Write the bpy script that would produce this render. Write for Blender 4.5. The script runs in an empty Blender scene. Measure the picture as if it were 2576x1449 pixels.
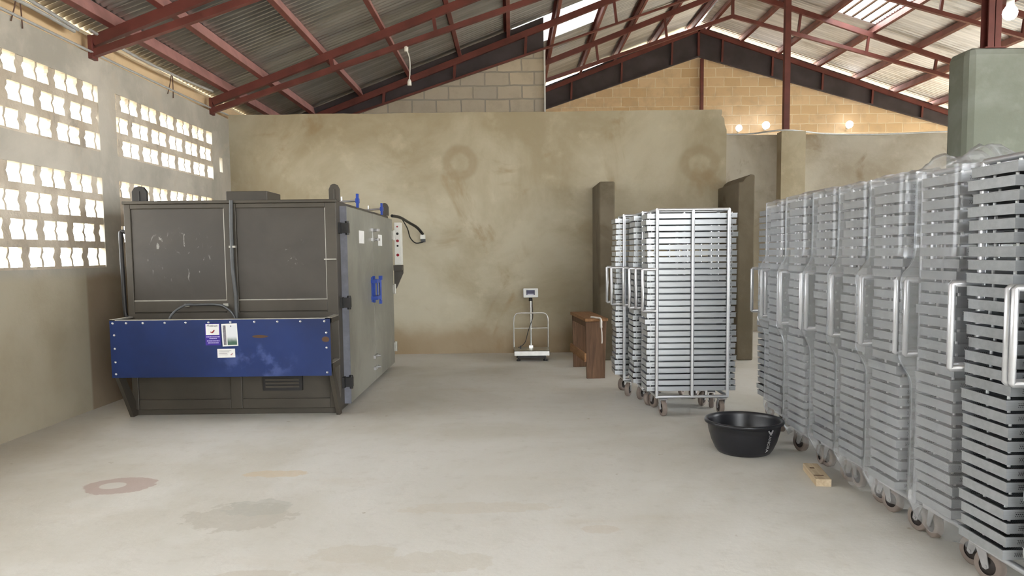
import bpy, math, random
from mathutils import Vector, Matrix, noise
random.seed(7)
D = bpy.data
SC = bpy.context.scene
COL = SC.collection

# ------------------------------------------------------------------ camera model (image taken as 2576 x 1449)
F_PX, CU, CV, CAM_Z = 1910.0, 1288.0, 782.0, 1.6
PITCH, ROLL = math.radians(4.3), math.radians(-0.63)
RC = Matrix.Rotation(math.pi / 2 - PITCH, 3, 'X') @ Matrix.Rotation(ROLL, 3, 'Z')
def ray(u, v): return RC @ Vector(((u - CU) / F_PX, -(v - CV) / F_PX, -1.0))
def at_y(u, v, y):
    d = ray(u, v); t = y / d.y
    return Vector((0, 0, CAM_Z)) + d * t
def at_z(u, v, z=0.0):
    d = ray(u, v); t = (z - CAM_Z) / d.z
    return Vector((0, 0, CAM_Z)) + d * t
def at_x(u, v, x):
    d = ray(u, v); t = x / d.x
    return Vector((0, 0, CAM_Z)) + d * t

cam_d = D.cameras.new('camera'); cam = D.objects.new('camera', cam_d); COL.objects.link(cam)
cam.matrix_world = Matrix.Translation((0, 0, CAM_Z)) @ RC.to_4x4()
cam_d.sensor_width = 36.0; cam_d.lens = F_PX / 2576 * 36.0
cam_d.shift_y = (CV - 724.5) / 2576
cam_d.clip_end = 300
SC.camera = cam

# ------------------------------------------------------------------ mesh builder
class MB:
    def __init__(s): s.v = []; s.f = []; s.m = []; s.sm = []
    def add(s, vs, fs, mi=0, smooth=False):
        o = len(s.v); s.v += [tuple(p) for p in vs]
        for f in fs:
            s.f.append([i + o for i in f]); s.m.append(mi); s.sm.append(smooth)
    def box(s, x0, x1, y0, y1, z0, z1, mi=0):
        s.add([(x0,y0,z0),(x1,y0,z0),(x1,y1,z0),(x0,y1,z0),(x0,y0,z1),(x1,y0,z1),(x1,y1,z1),(x0,y1,z1)],
              [(0,3,2,1),(4,5,6,7),(0,1,5,4),(1,2,6,5),(2,3,7,6),(3,0,4,7)], mi)
        return s
    def cbox(s, c, sz, mi=0):
        return s.box(c[0]-sz[0]/2, c[0]+sz[0]/2, c[1]-sz[1]/2, c[1]+sz[1]/2, c[2]-sz[2]/2, c[2]+sz[2]/2, mi)
    def beam(s, p, q, w, h, up=(0,0,1), mi=0, off=0.0):
        p = Vector(p); q = Vector(q); d = (q - p).normalized(); up = Vector(up)
        sd = d.cross(up).normalized(); u = sd.cross(d).normalized()
        vs = []
        for b in (p, q):
            for a, c in ((-1,-1),(1,-1),(1,1),(-1,1)):
                vs.append(b + sd * (a * w / 2) + u * (c * h / 2 + off))
        s.add(vs, [(0,1,2,3),(7,6,5,4),(0,4,5,1),(1,5,6,2),(2,6,7,3),(3,7,4,0)], mi)
        return s
    def prism(s, poly, fn, t0, t1, mi=0):
        """poly: 2-D outline, fn(a, b, t) -> 3-D point; extruded from t0 to t1"""
        n = len(poly)
        s.add([fn(a, b, t0) for a, b in poly] + [fn(a, b, t1) for a, b in poly],
              [list(range(n))[::-1], list(range(n, 2 * n))] + [(i, (i+1) % n, n + (i+1) % n, n + i) for i in range(n)], mi)
        return s
    def tube(s, pts, r, seg=8, mi=0, cap=True):
        pts = [Vector(p) for p in pts]; n = len(pts); vs = []
        nrm = None
        for i, p in enumerate(pts):
            a = pts[max(i-1, 0)]; b = pts[min(i+1, n-1)]
            d = (b - a).normalized()
            if nrm is None:
                nrm = d.orthogonal().normalized()
            nrm = (nrm - d * nrm.dot(d)).normalized(); bn = d.cross(nrm)
            rr = r[i] if isinstance(r, (list, tuple)) else r
            for k in range(seg):
                t = 2 * math.pi * k / seg
                vs.append(p + (nrm * math.cos(t) + bn * math.sin(t)) * rr)
        fs = [(i*seg+k, i*seg+(k+1) % seg, (i+1)*seg+(k+1) % seg, (i+1)*seg+k) for i in range(n-1) for k in range(seg)]
        s.add(vs, fs, mi, True)
        if cap:
            s.add([vs[k] for k in range(seg)], [list(range(seg))[::-1]], mi)
            s.add([vs[(n-1)*seg+k] for k in range(seg)], [list(range(seg))], mi)
        return s
    def lathe(s, prof, seg=32, M=None, mi=0, smooth=True):
        """prof: list of (r, z)"""
        M = M or Matrix.Identity(4); vs = []
        for r, z in prof:
            for k in range(seg):
                t = 2 * math.pi * k / seg
                vs.append(M @ Vector((r * math.cos(t), r * math.sin(t), z)))
        n = len(prof)
        fs = [(i*seg+k, i*seg+(k+1) % seg, (i+1)*seg+(k+1) % seg, (i+1)*seg+k) for i in range(n-1) for k in range(seg)]
        s.add(vs, fs, mi, smooth)
        return s
    def build(s, name, mats, parent=None, bevel=0.0, loc=None):
        me = D.meshes.new(name); me.from_pydata(s.v, [], s.f)
        if not isinstance(mats, (list, tuple)): mats = [mats]
        for m in mats: me.materials.append(m)
        me.polygons.foreach_set('material_index', s.m); me.polygons.foreach_set('use_smooth', s.sm)
        me.update()
        import bmesh
        bm = bmesh.new(); bm.from_mesh(me); bmesh.ops.recalc_face_normals(bm, faces=bm.faces); bm.to_mesh(me); bm.free()
        o = D.objects.new(name, me); COL.objects.link(o)
        if parent: o.parent = parent
        if loc: o.location = loc
        if bevel:
            b = o.modifiers.new('bevel', 'BEVEL'); b.width = bevel; b.segments = 2; b.limit_method = 'ANGLE'; b.angle_limit = math.radians(40)
        return o

def text_mesh(cu, name, par):
    tmp = D.objects.new(name, cu); COL.objects.link(tmp); bpy.context.view_layer.update()
    me = D.meshes.new_from_object(tmp.evaluated_get(bpy.context.evaluated_depsgraph_get()))
    D.objects.remove(tmp); o = D.objects.new(name, me); COL.objects.link(o); o.parent = par
    if not me.materials: me.materials.append(cu.materials[0])
    return o
def smooth_path(pts, n=6):
    """Catmull-Rom through the points"""
    P = [Vector(p) for p in pts]; P = [P[0] * 2 - P[1]] + P + [P[-1] * 2 - P[-2]]
    out = []
    for i in range(1, len(P) - 2):
        for k in range(n):
            t = k / n; a, b, c, d = P[i-1], P[i], P[i+1], P[i+2]
            out.append(0.5 * ((2*b) + (c-a)*t + (2*a-5*b+4*c-d)*t*t + (3*b-a-3*c+d)*t**3))
    out.append(P[-2]); return out

def thing(name, label, cat, loc=(0,0,0), rotz=0.0, group=None):
    o = D.objects.new(name, None); COL.objects.link(o); o.empty_display_size = 0.1
    o.location = loc; o.rotation_euler = (0, 0, rotz)
    return tag(o, label, cat, group)
def tag(o, label, cat, group=None, kind='thing'):
    o['label'] = label; o['category'] = cat; o['kind'] = kind
    if group: o['group'] = group
    return o
def struct(o, label=None):
    o['kind'] = 'structure'
    if label: o['label'] = label
    return o
def dup(o, parent=None):
    c = o.copy(); COL.objects.link(c)
    if parent: c.parent = parent
    for ch in list(o.children): dup(ch, c)
    return c

# ------------------------------------------------------------------ materials
def lin(c): return tuple(((x/255.0) / 12.92 if x/255.0 <= 0.04045 else ((x/255.0 + 0.055) / 1.055) ** 2.4) for x in c)
class NT:
    def __init__(s, name):
        s.mat = D.materials.new(name); s.mat.use_nodes = True; s.t = s.mat.node_tree
        s.bsdf = s.t.nodes['Principled BSDF']; s.out = s.t.nodes['Material Output']
        tc = s.t.nodes.new('ShaderNodeTexCoord'); s.obj = tc.outputs['Object']
    def n(s, typ, **kw):
        nd = s.t.nodes.new(typ)
        for k, v in kw.items():
            if hasattr(nd, k): setattr(nd, k, v)
        return nd
    def link(s, a, b): s.t.links.new(a, b)
    def put(s, sock, v):
        if hasattr(v, 'links'): s.link(v, sock)
        elif isinstance(v, (tuple, list)) and len(v) == 3 and sock.type == 'RGBA': sock.default_value = (*v, 1)
        else: sock.default_value = v
    def noise(s, scale, detail=4, rough=0.55, vec=None, dist=0.0):
        nd = s.n('ShaderNodeTexNoise'); nd.inputs['Scale'].default_value = scale; nd.inputs['Detail'].default_value = detail
        nd.inputs['Roughness'].default_value = rough; nd.inputs['Distortion'].default_value = dist
        s.link(vec if vec is not None else s.obj, nd.inputs['Vector']); return nd.outputs['Fac']
    def math(s, op, a, b=0.0, c=0.0):
        nd = s.n('ShaderNodeMath'); nd.operation = op
        for i, v in enumerate((a, b, c)): s.put(nd.inputs[i], v)
        return nd.outputs[0]
    def ramp(s, fac, lo, hi):
        nd = s.n('ShaderNodeMapRange'); nd.clamp = True; nd.interpolation_type = 'SMOOTHSTEP'
        s.put(nd.inputs['Value'], fac); nd.inputs['From Min'].default_value = lo; nd.inputs['From Max'].default_value = hi
        return nd.outputs['Result']
    def mix(s, fac, a, b):
        nd = s.n('ShaderNodeMix'); nd.data_type = 'RGBA'
        s.put(nd.inputs[0], fac); s.put(nd.inputs[6], a); s.put(nd.inputs[7], b); return nd.outputs[2]
    def mapping(s, scale=(1,1,1), loc=(0,0,0), rot=(0,0,0)):
        nd = s.n('ShaderNodeMapping'); nd.inputs['Scale'].default_value = scale; nd.inputs['Location'].default_value = loc; nd.inputs['Rotation'].default_value = rot
        s.link(s.obj, nd.inputs['Vector']); return nd.outputs['Vector']
    def xyz(s):
        nd = s.n('ShaderNodeSeparateXYZ'); s.link(s.obj, nd.inputs[0]); return nd.outputs
    def blob(s, cx, cy, rx, ry, amp=0.5, scale=6.0, ax=(0, 1)):
        """1 inside a ragged ellipse, 0 outside"""
        o = s.xyz()
        dx = s.math('DIVIDE', s.math('SUBTRACT', o[ax[0]], cx), rx); dy = s.math('DIVIDE', s.math('SUBTRACT', o[ax[1]], cy), ry)
        r = s.math('ADD', s.math('MULTIPLY', dx, dx), s.math('MULTIPLY', dy, dy))
        r = s.math('ADD', r, s.math('MULTIPLY', s.math('SUBTRACT', s.noise(scale, 5, 0.6), 0.5), amp * 4))
        return r
    def bump(s, h, strength=0.3, dist=0.01):
        nd = s.n('ShaderNodeBump'); nd.inputs['Strength'].default_value = strength; nd.inputs['Distance'].default_value = dist
        s.link(h, nd.inputs['Height']); s.link(nd.outputs[0], s.bsdf.inputs['Normal'])
    def set(s, color=None, rough=None, metal=None, spec=None):
        b = s.bsdf.inputs
        if color is not None: s.put(b['Base Color'], color)
        if rough is not None: s.put(b['Roughness'], rough)
        if metal is not None: s.put(b['Metallic'], metal)
        if spec is not None: s.put(b['Specular IOR Level'], spec)
        return s

def simple(name, rgb, rough=0.5, metal=0.0, var=0.12, scale=12.0, spec=None, bump=0.0):
    m = NT(name); c = lin(rgb)
    f = m.noise(scale, 4)
    m.set(m.mix(m.ramp(f, 0.3, 0.7), tuple(x * (1 - var) for x in c), tuple(min(1, x * (1 + var)) for x in c)), rough, metal, spec)
    if bump: m.bump(m.noise(scale * 6, 5), bump, 0.004)
    return m.mat

def plaster(name, light, dark, stain=None, scale=0.9, bump=0.25, rough=0.9, extra=None):
    m = NT(name); a = lin(light); b = lin(dark)
    big = m.noise(scale, 6, 0.62, dist=0.4); mid = m.noise(scale * 4.5, 6, 0.6)
    c = m.mix(m.ramp(big, 0.36, 0.66), b, a)
    c = m.mix(m.math('MULTIPLY', m.ramp(mid, 0.52, 0.78), 0.45), c, tuple(x * 1.22 for x in a))
    if stain: c = m.mix(m.math('MULTIPLY', m.ramp(m.noise(scale * 1.7, 5, 0.6, dist=0.8), 0.55, 0.72), 0.75), c, lin(stain))
    if extra: c = extra(m, c)
    m.set(c, rough, 0.0, 0.3); m.bump(m.noise(scale * 26, 6, 0.65), bump, 0.01)
    return m.mat

def part_extra(m, c):
    o = m.xyz()
    ring = m.blob(-0.80, 3.05, 0.26, 0.26, 0.10, 3.0, (0, 2))
    ring = m.math('MULTIPLY', m.ramp(ring, 0.15, 0.45), m.ramp(ring, 1.5, 0.8))
    c = m.mix(m.math('MULTIPLY', ring, 0.38), c, lin((146, 126, 96)))
    ring2 = m.blob(3.0, 3.0, 0.30, 0.26, 0.12, 3.0, (0, 2))
    c = m.mix(m.math('MULTIPLY', m.math('MULTIPLY', m.ramp(ring2, 0.2, 0.5), m.ramp(ring2, 1.5, 0.8)), 0.3), c, lin((146, 126, 96)))
    foot = m.math('ADD', o[2], m.math('MULTIPLY', m.noise(1.3, 4), 0.5))
    return m.mix(m.math('MULTIPLY', m.ramp(foot, 0.85, 0.45), 0.6), c, lin((146, 120, 88)))
M_PART = plaster('khaki_plaster', (192, 185, 164), (166, 155, 130), (156, 136, 104), 0.55, extra=part_extra)
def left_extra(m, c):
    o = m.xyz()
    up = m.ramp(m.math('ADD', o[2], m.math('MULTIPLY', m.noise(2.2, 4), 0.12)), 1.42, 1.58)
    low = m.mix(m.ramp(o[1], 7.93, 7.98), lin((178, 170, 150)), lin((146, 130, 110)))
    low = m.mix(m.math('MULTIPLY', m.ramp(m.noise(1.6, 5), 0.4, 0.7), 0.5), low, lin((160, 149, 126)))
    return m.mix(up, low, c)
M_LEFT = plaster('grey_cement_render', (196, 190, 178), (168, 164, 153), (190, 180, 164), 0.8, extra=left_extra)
M_VENT = plaster('vent_block_cement', (214, 204, 188), (184, 172, 154), (150, 142, 130), 1.6, 0.5)
M_STUB = plaster('brown_plaster', (118, 109, 93), (98, 90, 74), (86, 77, 60), 0.8)
M_LOWW = plaster('back_room_plaster', (190, 184, 170), (166, 156, 138), (142, 124, 100), 0.7)
M_PIL = plaster('pale_pilaster_plaster', (192, 182, 158), (172, 160, 134), (160, 144, 116), 0.8)
M_PIER = plaster('grey_pier_cement', (142, 148, 142), (122, 128, 118), (116, 118, 108), 0.6, 0.3)

def bricks(name, c1, c2, mortar, row=0.25, width=0.46, off=0.0):
    m = NT(name); o = m.xyz(); cb = m.n('ShaderNodeCombineXYZ')
    wob = m.math('MULTIPLY', m.math('SUBTRACT', m.noise(2.3, 3), 0.5), 0.05)
    m.link(m.math('ADD', o[0], m.math('ADD', wob, off)), cb.inputs[0]); m.link(m.math('ADD', o[2], wob), cb.inputs[1])
    b = m.n('ShaderNodeTexBrick'); m.link(cb.outputs[0], b.inputs['Vector'])
    b.inputs['Scale'].default_value = 1.0; b.inputs['Brick Width'].default_value = width; b.inputs['Row Height'].default_value = row
    b.inputs['Mortar Size'].default_value = 0.016; b.inputs['Mortar Smooth'].default_value = 0.3; b.inputs['Bias'].default_value = 0.0
    b.inputs['Color1'].default_value = (*lin(c1), 1); b.inputs['Color2'].default_value = (*lin(c2), 1); b.inputs['Mortar'].default_value = (*lin(mortar), 1)
    c = m.mix(m.math('MULTIPLY', m.ramp(m.noise(3.5, 6, 0.65), 0.45, 0.7), 0.5), b.outputs['Color'], tuple(x * 0.72 for x in lin(c1)))
    m.set(c, 0.92, 0.0, 0.2)
    h = m.math('SUBTRACT', m.math('MULTIPLY', m.noise(40, 5), 0.3), b.outputs['Fac'])
    m.bump(h, 0.6, 0.012); return m.mat
M_BRICK = bricks('sandcrete_gable_blocks', (228, 203, 166), (212, 184, 144), (234, 218, 188))
M_BRICK2 = bricks('grey_masonry_blocks', (206, 196, 176), (188, 182, 170), (168, 163, 154))

def floor_mat():
    m = NT('dusty_concrete_floor')
    big = m.noise(0.35, 6, 0.6, dist=0.6); mid = m.noise(1.7, 6, 0.6); vv = m.mapping((0.5, 1.6, 1)); streak = m.noise(1.1, 5, 0.6, vv)
    c = m.mix(m.ramp(big, 0.35, 0.65), lin((202, 198, 188)), lin((218, 216, 211)))
    c = m.mix(m.math('MULTIPLY', m.ramp(mid, 0.45, 0.72), 0.5), c, lin((218, 216, 210)))
    c = m.mix(m.math('MULTIPLY', m.ramp(streak, 0.56, 0.75), 0.35), c, lin((198, 188, 172)))
    c = m.mix(m.math('MULTIPLY', m.ramp(m.noise(7, 8, 0.72), 0.5, 0.75), 0.35), c, lin((184, 178, 166)))
    spots = m.noise(9, 3, 0.5)
    c = m.mix(m.math('MULTIPLY', m.ramp(spots, 0.72, 0.78), 0.5), c, lin((150, 132, 104)))
    r = m.blob(-2.78, 5.25, 0.24, 0.19, 0.32, 9.0)
    ring = m.math('MULTIPLY', m.ramp(r, 1.12, 0.98), m.ramp(m.blob(-2.83, 5.25, 0.09, 0.08, 0.08, 5.0), 0.8, 1.1))
    c = m.mix(m.math('MULTIPLY', ring, 0.6), c, lin((170, 142, 134)))
    for (x, y, rx, ry, col, k) in ((-1.70, 4.58, 0.34, 0.24, (184, 179, 168), 0.5), (-1.62, 4.75, 0.22, 0.15, (180, 180, 172), 0.45),
                                   (-0.86, 3.98, 0.24, 0.12, (202, 196, 184), 0.55), (-0.42, 3.86, 0.30, 0.13, (204, 199, 188), 0.55),
                                   (-1.30, 3.70, 0.2, 0.08, (198, 190, 178), 0.5), (-0.25, 4.7, 0.5, 0.10, (204, 196, 182), 0.4),
                                   (-1.75, 5.5, 0.25, 0.08, (210, 190, 158), 0.5), (0.5, 4.3, 0.12, 0.07, (202, 192, 178), 0.45)):
        c = m.mix(m.math('MULTIPLY', m.ramp(m.blob(x, y, rx, ry, 0.75, 9.0), 1.1, 0.9), m.math('MULTIPLY', m.math('ADD', 0.55, m.noise(22, 4, 0.7)), k)), c, lin(col))
    rough = m.math('ADD', 0.55, m.math('MULTIPLY', mid, 0.3))
    m.set(c, rough, 0.0, 0.35)
    m.bump(m.math('ADD', m.math('MULTIPLY', m.noise(26, 8, 0.7), 0.5), mid), 0.25, 0.02)
    return m.mat
M_FLOOR = floor_mat()
M_GROUND = plaster('sandy_ground', (190, 176, 150), (160, 146, 120), None, 0.3, 0.3)

def roof_mat(name, base=(206, 206, 204), rough=0.24):
    m = NT(name); v = m.mapping((0.35, 9.0, 0.35)); st = m.noise(1.4, 5, 0.6, v); bl = m.noise(0.8, 5, 0.6, dist=0.5)
    c = m.mix(m.ramp(st, 0.35, 0.7), tuple(x * 0.72 for x in lin(base)), lin(base))
    c = m.mix(m.math('MULTIPLY', m.ramp(bl, 0.5, 0.72), 0.5), c, lin((150, 140, 122)))
    m.set(c, m.math('ADD', rough, m.math('MULTIPLY', st, 0.14)), 0.88); return m.mat
M_ROOF = roof_mat('galvanised_roofing')
M_ROOF2 = roof_mat('galvanised_roofing_lit', (236, 236, 234), 0.30)  # same sheets, paler base: daylight on the right slope put into the colour
def skylight_mat(nm='translucent_roof_sheet', k=1.0):
    m = NT(nm)
    tr = m.n('ShaderNodeBsdfTranslucent'); tr.inputs[0].default_value = (0.9*k, 0.9*k, 0.87*k, 1)
    df = m.n('ShaderNodeBsdfDiffuse'); df.inputs[0].default_value = (0.8, 0.8, 0.77, 1)
    mx = m.n('ShaderNodeMixShader'); mx.inputs[0].default_value = 0.25
    m.link(tr.outputs[0], mx.inputs[1]); m.link(df.outputs[0], mx.inputs[2]); m.link(mx.outputs[0], m.out.inputs[0]); return m.mat
M_SKY = skylight_mat(); M_SKY2 = skylight_mat('hazy_roof_sheet', 0.17)
M_RED = simple('red_oxide_steel', (106, 56, 51), 0.5, 0.0, 0.22, 3.0)
M_REDL = simple('red_oxide_web_lit', (168, 122, 118), 0.5, 0.0, 0.18, 3.0)  # lighter copy of the red: highlight painted on the purlin webs
M_DARK = simple('dark_steel_sheet', (66, 60, 66), 0.55, 0.0, 0.25, 2.0)
M_PIPE = simple('grey_conduit', (196, 198, 198), 0.35, 0.3, 0.08)
M_WIRE = simple('rusty_tie_wire', (92, 66, 54), 0.7)

def alu(name, rgb, rough, var=0.14, metal=0.9):
    m = NT(name); v = m.mapping((1.5, 14, 22)); s1 = m.noise(2.0, 4, 0.6, v); oi = m.n('ShaderNodeObjectInfo')
    c = m.mix(m.ramp(s1, 0.3, 0.7), tuple(x * (1 - var) for x in lin(rgb)), lin(rgb))
    c = m.mix(m.math('MULTIPLY', oi.outputs['Random'], 0.28), c, tuple(x * 0.62 for x in lin(rgb)))
    m.set(c, m.math('ADD', rough, m.math('MULTIPLY', s1, 0.12)), metal)
    return m
def tray_mat():
    m = alu('tray_aluminium', (180, 184, 187), 0.30, 0.16, 0.55); o = m.xyz(); geo = m.n('ShaderNodeNewGeometry'); nx = m.n('ShaderNodeSeparateXYZ')
    m.link(geo.outputs['Normal'], nx.inputs[0])
    def dots(a, b, p):
        fa = m.math('SUBTRACT', m.math('FRACT', m.math('DIVIDE', a, p)), 0.5); fb = m.math('SUBTRACT', m.math('FRACT', m.math('DIVIDE', b, p)), 0.5)
        return m.math('LESS_THAN', m.math('ADD', m.math('MULTIPLY', fa, fa), m.math('MULTIPLY', fb, fb))  , 0.11)
    fr = dots(m.math('ADD', o[0], m.math('MULTIPLY', o[2], 0.5)), o[2], 0.009)
    band = m.math('LESS_THAN', m.math('ABSOLUTE', m.math('SUBTRACT', o[2], 0.0225)), 0.0092)
    wx = m.math('LESS_THAN', m.math('ABSOLUTE', m.math('SUBTRACT', m.math('ABSOLUTE', o[0]), 0.355)), 0.028)
    fy = m.math('GREATER_THAN', m.math('ABSOLUTE', nx.outputs[1]), 0.8)
    fmask = m.math('MULTIPLY', m.math('MULTIPLY', fr, band), m.math('MULTIPLY', wx, fy))
    fl = m.math('MULTIPLY', dots(o[0], o[1], 0.011), m.math('GREATER_THAN', m.math('ABSOLUTE', nx.outputs[2]), 0.8))
    fl = m.math('MULTIPLY', fl, m.math('LESS_THAN', o[2], 0.01))
    mask = m.math('MAXIMUM', fmask, fl)
    col = m.bsdf.inputs['Base Color'].links[0].from_socket
    m.set(m.mix(mask, col, (0.01, 0.01, 0.01)), None, m.math('SUBTRACT', 0.55, m.math('MULTIPLY', mask, 0.55)))
    return m.mat
M_TRAY = tray_mat()
M_FRAME = alu('frame_aluminium', (214, 216, 220), 0.30, 0.06, 0.75).mat
M_RUB = simple('caster_rubber', (132, 120, 112), 0.7)
M_RUBD = simple('caster_hub_dark', (60, 54, 52), 0.6)
M_FORK = simple('zinc_fork', (190, 190, 192), 0.35, 0.8)
M_PEG = simple('white_peg', (226, 228, 228), 0.4)

def film_mat():
    m = NT('clear_stretch_film')
    v = m.mapping((1.6, 1.6, 3.0)); wr = m.noise(1.6, 3, 0.5, v, 0.5); fine = m.noise(14, 3, 0.5)
    bp = m.n('ShaderNodeBump'); bp.inputs['Strength'].default_value = 0.45; bp.inputs['Distance'].default_value = 0.02
    m.link(m.math('ADD', wr, m.math('MULTIPLY', fine, 0.25)), bp.inputs['Height'])
    tr = m.n('ShaderNodeBsdfTransparent'); tr.inputs[0].default_value = (0.97, 0.97, 0.97, 1)
    df = m.n('ShaderNodeBsdfDiffuse'); df.inputs[0].default_value = (0.90, 0.92, 0.94, 1)
    tl = m.n('ShaderNodeBsdfTranslucent'); tl.inputs[0].default_value = (0.90, 0.92, 0.94, 1)
    gl = m.n('ShaderNodeBsdfGlossy'); gl.inputs[0].default_value = (0.95, 0.97, 1.0, 1); gl.inputs['Roughness'].default_value = 0.17; m.link(bp.outputs[0], gl.inputs['Normal']); m.link(bp.outputs[0], df.inputs['Normal'])
    a = m.n('ShaderNodeMixShader'); a.inputs[0].default_value = 0.35; m.link(df.outputs[0], a.inputs[1]); m.link(tl.outputs[0], a.inputs[2])
    fac = m.math("ADD", 0.17, m.math("MULTIPLY", m.ramp(wr, 0.3, 0.8), 0.05))
    b = m.n('ShaderNodeMixShader'); m.link(fac, b.inputs[0]); m.link(tr.outputs[0], b.inputs[1]); m.link(a.outputs[0], b.inputs[2])
    lw = m.n('ShaderNodeLayerWeight'); lw.inputs[0].default_value = 0.18; m.link(bp.outputs[0], lw.inputs['Normal'])
    c = m.n('ShaderNodeMixShader'); m.link(m.math('ADD', 0.04, m.math('MULTIPLY', lw.outputs['Fresnel'], 0.50)), c.inputs[0])
    m.link(b.outputs[0], c.inputs[1]); m.link(gl.outputs[0], c.inputs[2]); m.link(c.outputs[0], m.out.inputs[0]); return m.mat
M_FILM = film_mat()

def kiln_paint(name, rgb, rough=0.42, scratch=None):
    m = NT(name); c = lin(rgb); f = m.noise(1.4, 6, 0.6, dist=0.4)
    col = m.mix(m.ramp(f, 0.35, 0.68), tuple(x * 0.80 for x in c), tuple(x * 1.16 for x in c))
    if scratch:
        for (x, z, rx, rz) in scratch:
            b = m.ramp(m.blob(x, z, rx, rz, 0.2, 4.0, (0, 2)), 1.0, 0.5)
            v = m.mapping((9, 1, 5), rot=(0, 0.6, 0)); sc = m.ramp(m.noise(1.4, 5, 0.65, v, 1.5), 0.60, 0.72)
            col = m.mix(m.math('MULTIPLY', m.math('MULTIPLY', b, sc), 0.55), col, lin((172, 172, 166)))
    m.set(col, m.math('ADD', rough, m.math('MULTIPLY', f, 0.12)), 0.0, 0.5); return m.mat
M_KILN = kiln_paint('dark_grey_kiln_paint', (68, 63, 55))
M_KPAN = kiln_paint('dark_grey_kiln_panel', (64, 60, 55), 0.38, [(-0.52, 1.62, 0.42, 0.28), (0.66, 1.62, 0.22, 0.16)])
M_DOOR = kiln_paint('kiln_door_paint_lit', (132, 131, 122), 0.42)  # lighter than the cabinet: gloss reflection painted into the door colour
M_STRIPE = simple('grey_edge_trim', (112, 114, 124), 0.45)
M_BLACK = simple('black_steel', (34, 33, 34), 0.5)
M_HOLE = simple('dark_opening', (22, 22, 22), 0.8)
def blue_mat():
    m = NT('blue_enamel'); f = m.noise(1.2, 5); c = m.mix(m.ramp(f, 0.35, 0.7), lin((21, 40, 84)), lin((29, 51, 104)))
    b = m.math('MULTIPLY', m.ramp(m.blob(0.35, 0.58, 0.42, 0.20, 0.35, 3.0, (0, 2)), 1.0, 0.4), m.ramp(m.noise(5, 4, 0.6), 0.48, 0.62))
    c = m.mix(m.math('MULTIPLY', b, 0.35), c, lin((96, 112, 168)))
    ru = m.ramp(m.blob(0.38, 0.835, 0.09, 0.016, 0.25, 12.0, (0, 2)), 1.0, 0.5)
    ru2 = m.ramp(m.blob(1.01, 0.80, 0.04, 0.03, 0.3, 12.0, (0, 2)), 1.0, 0.5)
    c = m.mix(m.math('MAXIMUM', ru, ru2), c, lin((84, 60, 40)))
    m.set(c, 0.34, 0.0, 0.5); return m.mat
M_BLUE = blue_mat()
M_BLUES = simple('blue_enamel_fittings', (30, 66, 158), 0.4)
M_EDGE = simple('bare_steel_edge', (170, 168, 160), 0.4, 0.4)
M_BOLT = simple('zinc_bolt', (212, 214, 216), 0.3, 0.8)
M_WHITE = simple('white_paper', (226, 226, 224), 0.6, 0, 0.04)
M_PURP = simple('purple_label', (58, 40, 140), 0.45)
M_INK = simple('dark_ink', (66, 62, 92), 0.6)
M_RINK = simple('red_ink', (150, 40, 52), 0.6)
M_PALE = simple('pale_ink', (186, 178, 222), 0.6)
M_GINK = simple('grey_ink', (150, 150, 152), 0.6)
def poster_mat():
    m = NT('poster_print'); o = m.xyz(); n1 = m.noise(30, 4)
    c = m.mix(m.ramp(m.math('ADD', o[2], m.math('MULTIPLY', n1, 0.02)), 0.855, 0.79), lin((214, 218, 222)), lin((66, 98, 84)))
    m.set(c, 0.45); return m.mat
M_POST = poster_mat()
M_PHOTO = simple('poster_photo_strip', (112, 110, 118), 0.5, 0, 0.5, 22.0)
M_STEEL = simple('stainless_scale', (196, 196, 192), 0.28, 0.85, 0.08)
M_SHELL = simple('white_indicator_shell', (222, 224, 222), 0.45, 0, 0.04)
M_LCD = simple('indicator_screen', (62, 62, 88), 0.25)
M_GLINT = simple('indicator_screen_glint', (166, 168, 186), 0.3)
def wood(name, a, b, ax=2):
    m = NT(name); sc = [14, 14, 14]; sc[ax] = 1.2; v = m.mapping(tuple(sc)); f = m.noise(1.6, 5, 0.6, v, 0.8)
    m.set(m.mix(m.ramp(f, 0.3, 0.72), lin(a), lin(b)), 0.7, 0, 0.3); m.bump(f, 0.2, 0.004); return m.mat
M_WOODD = wood('planed_plank_dark', (84, 62, 46), (112, 85, 64))
M_WOODL = wood('planed_plank_light', (124, 88, 58), (150, 112, 76), 1)
M_WOODR = wood('raw_offcut', (176, 156, 128), (204, 188, 160), 1)
M_BASIN = simple('black_basin_plastic', (30, 31, 36), 0.34, 0, 0.1)
M_CABLE = simple('black_cable', (24, 24, 26), 0.45)
M_GCABLE = simple('grey_cable', (74, 76, 78), 0.45)
M_PLASTIC = simple('white_socket_plastic', (222, 222, 216), 0.45, 0, 0.04)
M_STRIP = simple('milky_plastic_strip', (214, 208, 200), 0.35)
def emit(name, col, st):
    m = NT(name); e = m.n('ShaderNodeEmission'); e.inputs[0].default_value = (*col, 1); e.inputs[1].default_value = st
    m.link(e.outputs[0], m.out.inputs[0]); return m.mat
M_BULB = emit('lit_bulb', (1.0, 0.97, 1.0), 4.5)

# ------------------------------------------------------------------ roof planes
RX, RZ, SL, SR = 5.0, 7.66, 0.375, 0.335       # ridge x / z, slope of the left and of the right side
XL, XR = -4.62, 13.9
def S(x): return RZ - (SL * (RX - x) if x < RX else SR * (x - RX))
Y_REAR, Y_GAB = -2.6, 20.75

# ------------------------------------------------------------------ setting
struct(MB().box(-4.6, XR, Y_REAR, 21.0, -0.12, 0.0).build('floor', M_FLOOR))
struct(MB().box(-60, 60, -50, 70, -0.32, -0.125).build('ground', M_GROUND), 'sandy ground outside the building')

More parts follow.
